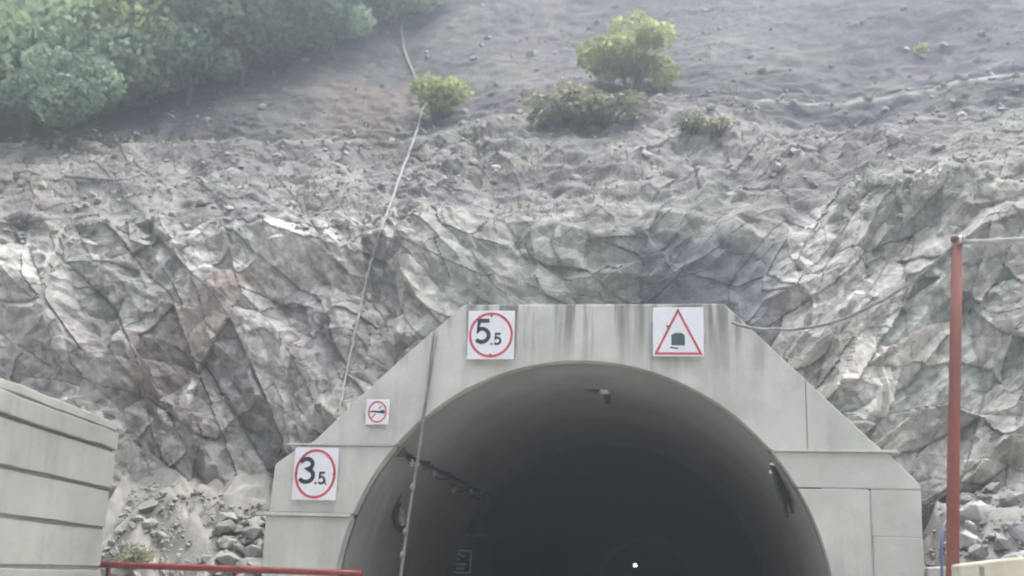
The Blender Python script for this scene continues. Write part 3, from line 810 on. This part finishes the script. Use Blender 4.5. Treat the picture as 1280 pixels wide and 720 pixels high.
MB().box(-0.03, 0.2, -0.03, -0.002, -0.12, 0.34).build('door', M['sign_black'], wb, bevel=0.01)
MB().box(-0.2, 0.30, -0.08, 0.72, -0.27, -0.215).build('sill', M['lining'], wb)
nb = empty('notice_board', (-4.12, 11.7, 2.02)); tag(nb, 'small dark notice board with pale bars and border on the left tunnel wall', 'notice board')
MB().box(-0.33, 0.33, 0, 0.03, -0.38, 0.38).build('board', M['sign_black'], nb, bevel=0.01)
MB().ribbon([(-0.24, 0.30), (0.27, 0.30), (0.27, -0.31), (-0.27, -0.31), (-0.27, -0.08), (0.15, -0.08)], 0.05, -0.006, -0.001).build('pale_border', M['paint_white'], nb)
for xx, zz, ww in ((-0.1, 0.2, 0.15), (0.04, 0.15, 0.12), (-0.02, -0.2, 0.24), (-0.14, 0.06, 0.16)):
    MB().box(xx-ww/2, xx+ww/2, -0.008, -0.001, zz-0.028, zz+0.028).build('pale_bar', M['paint_white'], nb)
MB().box(-0.05, 0.05, 0.031, 0.3, -0.3, 0.3).build('bracket', M['dark_steel'], nb)
cb = empty('cable_bundle', (3.55, 0.75, 3.30)); tag(cb, 'ragged dark cable bundle hanging under the right ledge inside the arch', 'cable bundle')
for k in range(7):
    xx = 0.02+0.045*k; ln = 0.35+0.09*((k*5) % 4)
    MB().tube([(xx*0.5-0.05, 0.1*k, 0.52-0.05*k), (xx*0.8, 0.1*k, 0.3), (xx+0.05, 0.1*k+0.1, 0.05), (xx+0.1, 0.1*k, -ln+0.15)], 0.035, 6).build('cable', M['cable'], cb, smooth=True)
MB().tube([(-0.02, 0.0, 0.50), (0.0, 0.02, 0.44)], 0.055, 8).build('connector', M['sign_white'], cb)
MB().tube([(-0.04, 0.1, 0.36), (0.0, 0.1, 0.31)], 0.05, 8).build('connector', M['sign_white'], cb)
wl = empty('work_lamp', (0.12, 42.0, 0.02)); tag(wl, 'small bright white lamp on a stand deep in the dark tunnel', 'lamp')
MB().tube([(0, 0, 0), (0, 0, 2.35)], 0.03, 8).build('stand', M['dark_steel'], wl)
for k in range(3):
    a = k*2.094
    MB().tube([(0, 0, 0.7), (0.5*math.cos(a), 0.5*math.sin(a), 0.0)], 0.02, 6).build('leg', M['dark_steel'], wl)
MB().box(-0.14, 0.14, 0.0, 0.12, 2.32, 2.58).build('housing', M['dark_steel'], wl, bevel=0.02)
MB().box(-0.05, 0.05, -0.012, -0.001, 2.40, 2.50).build('lens', M['glow'], wl)

# ------------------------------------------------------------------ rubble
def stone_mesh(seed, n=16, flat=0.75, sub=0):
    r0 = random.Random(seed); bm = bmesh.new()
    for _ in range(n):
        v = Vector((r0.gauss(0, 1), r0.gauss(0, 1), r0.gauss(0, 1))).normalized()*r0.uniform(0.75, 1.0)
        bm.verts.new((v.x, v.y*0.85, v.z*flat))
    ret = bmesh.ops.convex_hull(bm, input=bm.verts)
    bmesh.ops.delete(bm, geom=[g for g in set(ret['geom_interior'] + ret['geom_unused']) if isinstance(g, bmesh.types.BMVert)], context='VERTS')
    if sub:
        bmesh.ops.subdivide_edges(bm, edges=bm.edges[:], cuts=sub, use_grid_fill=True)
        for v in bm.verts:
            c = v.co.copy()
            v.co += c*float(0.16*fbm(np.array([c.x*1.6+seed]), np.array([c.y*1.6]), np.array([c.z*1.6]), 4, seed)[0])
    me = bpy.data.meshes.new('stone'); bm.to_mesh(me); bm.free()
    return me
SM = [stone_mesh(100+i, 13+i % 5, 0.6+0.05*(i % 5)) for i in range(12)]
BM_ = [stone_mesh(300+i, 18, 0.8, 4) for i in range(5)]
for me in SM: me.materials.append(M['stone'])
for me in BM_: me.materials.append(M['stone_pale'])
def put(me, name, parent, loc, s, flat=1.0):
    o = bpy.data.objects.new(name, me); COL.objects.link(o); o.parent = parent
    o.location = loc; o.scale = (s, s*random.uniform(0.8, 1.1), s*flat*random.uniform(0.7, 1.0))
    o.rotation_euler = (random.uniform(-0.5, 0.5), random.uniform(-0.5, 0.5), random.uniform(0, 6.28))
    return o
def mound(name, x0, x1, yb, yf, ztop, mat, parent, seed):
    nx, ny = 150, 110
    xs = np.linspace(x0, x1, nx)[None, :]*np.ones((ny, 1)); s = np.linspace(0, 1, ny)[:, None]*np.ones((1, nx))
    yy = yf + (yb-yf)*s
    zt = np.interp(xs, *ztop)
    zz = zt*sstep(0, 1, s**0.8) + (0.3*fbm(xs*1.3, yy*1.3, s, 5, seed) + 0.22*facets(xs*1.6, yy*1.6, seed)[0] + 0.1*facets(xs*4, yy*4, seed+1)[0])*sstep(0, 0.3, s)
    V = np.stack([xs, yy, zz-0.05], -1).reshape(-1, 3); ii = np.arange(nx*ny).reshape(ny, nx)
    Fm = np.stack([ii[:-1, :-1], ii[:-1, 1:], ii[1:, 1:], ii[1:, :-1]], -1).reshape(-1, 4)
    np_mesh(name, V, Fm, mat, parent)
    def h(xq, yq):
        sq = min(max((yq-yf)/(yb-yf), 0), 1)
        return float(np.interp(xq, *ztop)*sstep(0, 1, sq**0.8))
    return h
pl = empty('rubble_heap', (0, 0, 0)); tag(pl, 'heap of pale sand and broken stones between the block wall and the portal', 'rubble heap')
hL = mound('sand_bank', -9.6, -5.75, 2.6, -0.8, ([-9.6, -8.6, -7.2, -6.3, -5.7], [3.7, 3.75, 3.45, 3.25, 3.1]), M['sand'], pl, 5)
for k in range(125):
    if k < 105: xq, yq = -5.85-abs(random.gauss(0, 0.75)), random.uniform(0.1, 1.35)
    else: xq, yq = random.uniform(-9.0, -8.15), random.uniform(-0.7, 1.6)
    s = random.choice((0.12, 0.17, 0.22, 0.28, 0.36))*random.uniform(0.8, 1.25)
    put(random.choice(SM), 'stone', pl, (xq, yq, hL(xq, yq)+s*0.15), s)
pr = empty('boulder_heap', (0, 0, 0)); tag(pr, 'heap of large grey boulders behind the beige barrier right of the portal', 'boulder heap')
hR = mound('earth_bank', 6.0, 12.0, 1.8, -2.2, ([6.0, 6.6, 7.4, 9.0, 12.0], [1.9, 3.1, 3.5, 3.6, 3.7]), M['stone'], pr, 8)
for (xq, zq, s, kk) in ((7.30, 2.10, 0.42, 0), (7.62, 2.62, 0.44, 1), (6.80, 2.45, 0.34, 2), (7.05, 2.95, 0.36, 3), (8.2, 2.25, 0.45, 4), (6.55, 1.9, 0.30, 1), (8.4, 3.0, 0.5, 2), (9.3, 2.6, 0.5, 0), (7.9, 3.2, 0.3, 4)):
    yq = min(np.arange(-2.2, 1.8, 0.05), key=lambda q: abs(hR(xq, q)-zq))
    put(BM_[kk], 'boulder', pr, (xq, float(yq), zq-0.05*s), s)
for k in range(40):
    xq, yq = random.uniform(6.25, 9.4), random.uniform(-1.6, 1.4)
    s = random.uniform(0.09, 0.26)
    put(random.choice(SM), 'stone', pr, (xq, yq, hR(xq, yq)+s*0.2), s)
def grit(hf, x0, x1, y0, y1, n, seed, parent):
    '''small broken stone on a heap, too fine to pick apart'''
    g = np.random.default_rng(seed); vs, fs, n0 = [], [], 0
    for k in range(n):
        xq, yq = g.uniform(x0, x1), g.uniform(y0, y1); v_, f_ = smv[k % 12]; s = 0.025 + 0.06*g.random()**2
        a = g.random()*6.28; rot = np.array([[math.cos(a), -math.sin(a), 0], [math.sin(a), math.cos(a), 0], [0, 0, 1]])
        vs.append(v_@rot.T*s + np.array([xq, yq, hf(xq, yq)])); fs.extend(tuple(q+n0 for q in f) for f in f_); n0 += len(v_)
    me = bpy.data.meshes.new('grit'); me.from_pydata(np.concatenate(vs).tolist(), [], fs); me.materials.append(M['stone'])
    o = bpy.data.objects.new('grit', me); COL.objects.link(o); o.parent = parent; o['kind'] = 'stuff'
smv = [(np.array([v.co[:] for v in me.vertices]), [tuple(p.vertices) for p in me.polygons]) for me in SM]
grit(hL, -9.2, -5.8, -0.2, 1.7, 1100, 3, pl)
grit(hR, 6.1, 9.5, -1.6, 1.5, 900, 4, pr)
# loose scree on the slope above the face: beyond counting
sv, sf, nv0 = [], [], 0
smv = [(np.array([v.co[:] for v in me.vertices]), [tuple(p.vertices) for p in me.polygons]) for me in SM]
for k in range(3200):
    i = rng.integers(0, nc); j = rng.integers(sum(ROWS[:2])-30, sum(ROWS[:5])+(60 if k < 1100 else 215))
    c = Q[j, i]; vv, ff = smv[k % 12]
    if -4.5 < c[0] < 5 and c[2] < 10.5: continue
    s = 0.04 + (0.17 if k < 1100 else 0.10)*rng.random()**3*(1 + 0.6*(c[1] > 12))
    a = rng.random()*6.28; rot = np.array([[math.cos(a), -math.sin(a), 0], [math.sin(a), math.cos(a), 0], [0, 0, 1]])
    sv.append(vv@rot.T*s + c + np.array([0, 0, s*0.2])); sf += [tuple(q+nv0 for q in f) for f in ff]; nv0 += len(vv)
me = bpy.data.meshes.new('scree'); me.from_pydata(np.concatenate(sv).tolist(), [], sf); me.materials.append(M['stone'])
o = bpy.data.objects.new('scree', me); COL.objects.link(o); tag(o, 'loose grey scree stones strewn over the slope above the rock face', 'scree', kind='stuff')
# ------------------------------------------------------------------ vegetation
def crown_mesh(name, clumps, leaves, size, mat, squash=0.8, spread=1.0, rad=(0.35, 0.62), seed=0, low=-0.25):
    """unit-radius crown made of leaf-sized quads gathered in clumps"""
    r0 = np.random.default_rng(seed); cen = []
    while len(cen) < clumps:
        d = r0.normal(size=3); d /= np.linalg.norm(d); d *= r0.uniform(0.35, 0.95)*spread
        if d[2] > low: cen.append(d*np.array([1, 1, squash]))
    cen = np.array(cen); cr = r0.uniform(rad[0], rad[1], clumps); ct = r0.uniform(0.0, 1.0, clumps)
    per = leaves//clumps; VV = []; TT = []
    for c, q, t0 in zip(cen, cr, ct):
        d = r0.normal(size=(per, 3)); d /= np.linalg.norm(d, axis=1)[:, None]
        p = c + d*(q*r0.uniform(0.7, 1.05, (per, 1)))*np.array([1, 1, 0.8])
        nrm = d + r0.normal(size=(per, 3))*0.7; nrm /= np.linalg.norm(nrm, axis=1)[:, None]
        a = np.cross(nrm, r0.normal(size=(per, 3))); a /= np.linalg.norm(a, axis=1)[:, None]; b = np.cross(nrm, a)
        s = size*r0.uniform(0.6, 1.3, (per, 1))
        VV.append(np.stack([p-a*s, p-b*s*0.6, p+a*s, p+b*s*0.6], 1)); TT.append(np.clip(t0 + r0.normal(size=per)*0.2, 0, 1))
    V = np.concatenate(VV).reshape(-1, 3); Fq = np.arange(len(V)).reshape(-1, 4)
    return np_mesh(name, V, Fq, mat, None, False, fcol=np.concatenate(TT))
def trunk_mesh(seed, h, r):
    r0 = random.Random(seed); mb = MB()
    top = (r0.uniform(-0.12, 0.12), r0.uniform(-0.12, 0.12), h)
    mb.tube([(0, 0, -0.5), (0.02, 0, 0.3*h), (top[0]*0.6, top[1]*0.6, 0.7*h), top], [r*1.3, r, r*0.7, r*0.35], 8)
    for k in range(6):
        a = k*1.05+r0.uniform(-0.3, 0.3); z0 = h*r0.uniform(0.45, 0.9)
        e = (0.6*math.cos(a), 0.6*math.sin(a), z0+r0.uniform(0.15, 0.5))
        mb.tube([(top[0]*0.5, top[1]*0.5, z0), (e[0]*0.5, e[1]*0.5, z0+(e[2]-z0)*0.7), e], [r*0.5, r*0.35, r*0.15], 6)
    return mb
kinds = []
for k, (mat, cl, sq) in enumerate((('leaf_mid', 13, 0.85), ('leaf_pale', 15, 0.8), ('leaf_mid', 12, 1.0), ('leaf_pale', 13, 0.95), ('leaf_yellow', 13, 0.85))):
    t = empty('broadleaf_tree', (0, 0, -50))
    tr_ = trunk_mesh(k, 1.0, 0.06).build('trunk', M['bark'], t, smooth=True)
    cr_ = crown_mesh('crown', cl, 4600, 0.06, M[mat], sq, 1.0, (0.34, 0.56), 40+k); cr_.parent = t; cr_.location = (0, 0, 0.84)
    kinds.append(t)
used = [False]*5
# px, py of the crown centre in the photo fixes where it grows on the slope; crown radius in metres; kind; label
TREES = [
    (30, 150, 2.6, 3, 'pale rounded tree at the lower left of the wood, nearest the left edge'),
    (85, 135, 2.1, 1, 'pale green tree just right of the tree at the left edge, low in the wood'),
    (112, 110, 2.0, 4, 'yellowish green tree low in the wood at the left'),
    (150, 118, 1.8, 4, 'small yellow green tree at the lower rim of the wood'),
    (25, 60, 3.4, 3, 'large pale tree high on the left edge'),
    (72, 70, 2.6, 0, 'dark bluish green tree between the pale tree at the left edge and the yellowish one'),
    (135, 60, 2.6, 0, 'dark green tree behind the yellowish green tree'),
    (205, 82, 2.9, 1, 'broad pale tree with a billowing crown in the middle of the wood'),
    (262, 72, 2.7, 3, 'pale tree right of the billowing crown in the middle of the wood'),
    (325, 50, 3.0, 1, 'pale green tree on the right part of the wood above the bare slope'),
    (300, 88, 1.9, 2, 'low dark tree at the rim of the bare slope under the pale trees'),
    (385, 32, 2.8, 2, 'tree towards the right end of the wood near the top edge'),
    (240, 20, 3.3, 0, 'dark hazy tree high in the middle of the wood'),
    (165, 15, 3.4, 2, 'hazy dark tree near the top edge left of the middle of the wood'),
    (90, 12, 3.5, 0, 'hazy dark tree at the top edge in the left of the wood'),
    (20, 5, 3.4, 2, 'hazy tree in the top left corner'),
    (330, 5, 3.0, 3, 'pale hazy tree at the top edge above the right part of the wood'),
    (445, 12, 2.6, 3, 'last pale hazy tree of the wood at the right, near the top edge'),
    (175, 105, 1.8, 1, 'small pale tree at the rim of the slope below the billowing crown'),
    (60, 168, 1.5, 2, 'small dark tree lowest in the wood above the grey scree'),
    (235, 112, 1.5, 0, 'small dark tree at the rim right of the small pale one'),
    (415, 55, 1.6, 0, 'small dark tree at the lower right rim of the wood'),
    (485, 5, 2.2, 1, 'faint tree at the top edge, farthest right of the wood'),
]
for px, py, cr, k, lab in TREES:
    l, nn = hit(px, py + cr*11)
    o = kinds[k] if not used[k] else copy_thing(kinds[k]); used[k] = True
    s = cr*1.12
    o.location = l - Vector((0, 0, 0.15)); o.scale = (s*random.uniform(0.9, 1.15), s, s*random.uniform(0.9, 1.1)); o.rotation_euler = (0, 0, random.uniform(0, 6.28))
    tag(o, lab, 'tree', 'trees of the wood on the upper left slope')
# the rest of the wood, beyond telling apart
fv, ff_, ft = [], [], []
mesh0 = kinds[0].children[1].data if kinds[0].children[1].name.startswith('crown') else kinds[0].children[0].data
base_v = np.array([v.co[:] for v in mesh0.vertices]); base_t = np.empty(len(mesh0.polygons), np.float32); mesh0.attributes['leaf_tone'].data.foreach_get('value', base_t)
base_v = base_v.reshape(-1, 4, 3)
fr = np.random.default_rng(5)
for k in range(150):
    i = int(fr.integers(10, 330)); j = int(fr.integers(sum(ROWS[:4])+60, sum(ROWS)-4))
    c = Q[j, i]
    tt = T[i]
    # only up-slope of the line where the bare scree ends
    if c[1] < 30 or c[0] > -14 - 0.0*c[1] + (c[1]-30)*0.25: continue
    pick = fr.random(len(base_v)) < 0.4
    s = fr.uniform(2.4, 3.8)
    a = fr.random()*6.28; rot = np.array([[math.cos(a), -math.sin(a), 0], [math.sin(a), math.cos(a), 0], [0, 0, 1]])
    q = base_v[pick]@rot.T*s; q = (q - q.mean(1, keepdims=True))*1.5 + q.mean(1, keepdims=True)
    fv.append(q + c + np.array([0, 0, s*0.9])); ft.append(base_t[pick])
if fv:
    fv = np.concatenate(fv).reshape(-1, 3)
    o = np_mesh('wood', fv, np.arange(len(fv)).reshape(-1, 4), M['leaf_pale'], None, False, fcol=np.concatenate(ft))
    tag(o, 'hazy green wood covering the hillside behind the nearer trees', 'wood', kind='stuff')

def bush(name, px, py, w, h, mat, label, leaves=2200, size=0.06, seed=0, cat='shrub', squash=0.8, drop=0.0):
    l, nn = hit(px, py)
    t = empty(name, l - Vector((0, 0, 0.1))); tag(t, label, cat)
    c = crown_mesh('foliage', 16, leaves, size, M[mat], squash, 0.9, (0.28, 0.5), seed, -0.3); c.parent = t
    c.scale = (w/2, w/2*0.8, h/2); c.location = (0, 0, h*0.45)
    mb = MB()
    for k in range(5):
        a = k*1.26; mb.tube([(0, 0, -0.3), (0.1*w*math.cos(a), 0.1*w*math.sin(a), h*0.3), (0.25*w*math.cos(a), 0.25*w*math.sin(a), h*0.6)], [0.05, 0.035, 0.015], 6)
    mb.build('stems', M['bark'], t, smooth=True)
    return t
bush('yellow_shrub', 790, 124, 3.3, 2.9, 'leaf_yellow', 'bright yellow green bush high on the slope above the tunnel', 3200, 0.075, 1)
bush('yellow_shrub', 545, 150, 1.9, 1.9, 'leaf_yellow', 'small yellowish shrub at the top of the long pale rope', 1500, 0.10, 2)
bush('dry_shrub', 712, 160, 2.4, 1.5, 'leaf_olive', 'dull olive shrub on the slope left below the bright bush', 1800, 0.09, 3)
bush('dry_shrub', 760, 158, 2.4, 1.2, 'leaf_olive', 'low olive shrub just under the bright yellow green bush', 1500, 0.09, 4)
bush('green_shrub', 865, 166, 1.0, 0.7, 'leaf_olive', 'little grey green shrub right of the bright bush near the pale terrace line', 900, 0.10, 5)
bush('green_shrub', 900, 165, 1.0, 0.6, 'leaf_olive', 'tiny shrub at the start of the pale terrace line', 700, 0.11, 6)
bush('seedling', 1153, 68, 0.5, 0.6, 'leaf_yellow', 'single tiny yellow plant high on the right slope', 160, 0.2, 7, 'plant')
t = empty('weed_clump', (-8.1, -0.35, 1.45)); tag(t, 'olive weed clump in the sand behind the red rail', 'weeds')
c = crown_mesh('foliage', 16, 1500, 0.07, M['leaf_olive'], 0.8, 0.9, (0.28, 0.5), 9, -0.3); c.parent = t; c.scale = (0.45, 0.35, 0.42); c.location = (0, 0, 0.3)
MB().tube([(0, 0, -0.3), (0.03, 0, 0.3)], 0.02, 6).build('stem', M['bark'], t)
# thin ground cover on the shoulder of the face
gv, gt = [], []
for k in range(520):
    i = int(rng.integers(60, nc-60)); j = int(rng.integers(sum(ROWS[:2])-20, sum(ROWS[:4])+90))
    if fbm(np.array([Q[j, i, 0]*0.4]), np.array([Q[j, i, 1]*0.4]), np.array([0.0]), 3, 4)[0] < 0.0: continue
    c = Q[j, i]; m_ = int(rng.integers(8, 26)); s = rng.uniform(0.12, 0.35)*(1+0.02*c[1])
    p = c + rng.normal(size=(m_, 3))*np.array([s, s, s*0.25]) + np.array([0, 0, 0.05])
    a = rng.normal(size=(m_, 3)); a[:, 2] = np.abs(a[:, 2])+0.5; a /= np.linalg.norm(a, axis=1)[:, None]; b = np.cross(a, rng.normal(size=(m_, 3))); b /= np.linalg.norm(b, axis=1)[:, None]
    ls = s*0.32
    gv.append(np.stack([p-b*ls*0.3, p+a*ls, p+b*ls*0.3, p-a*ls*0.3], 1)); gt.append(rng.random(m_))
gv = np.concatenate(gv).reshape(-1, 3)
o = np_mesh('ground_cover', gv, np.arange(len(gv)).reshape(-1, 4), M['leaf_olive'], None, False, fcol=np.concatenate(gt))
tag(o, 'thin dry weeds scattered over the slope above the rock face', 'weeds', kind='stuff')

# ------------------------------------------------------------------ dusty air
hz = MB().box(-175, 175, -175, 175, -1.5, 86).build('haze', M['ground'])
hm = bpy.data.materials.new('dusty_air'); hm.use_nodes = True
hn = hm.node_tree; hn.nodes.clear()
ho = hn.nodes.new('ShaderNodeOutputMaterial'); hp = hn.nodes.new('ShaderNodeVolumePrincipled')
hp.inputs['Color'].default_value = (0.76, 0.88, 1.0, 1); hp.inputs['Density'].default_value = HAZE_DENSITY
hp.inputs['Anisotropy'].default_value = 0.75
hn.links.new(hp.outputs[0], ho.inputs['Volume'])
hz.data.materials.clear(); hz.data.materials.append(hm)
tag(hz, 'pale dusty haze filling the air of the whole valley', 'haze', kind='stuff')
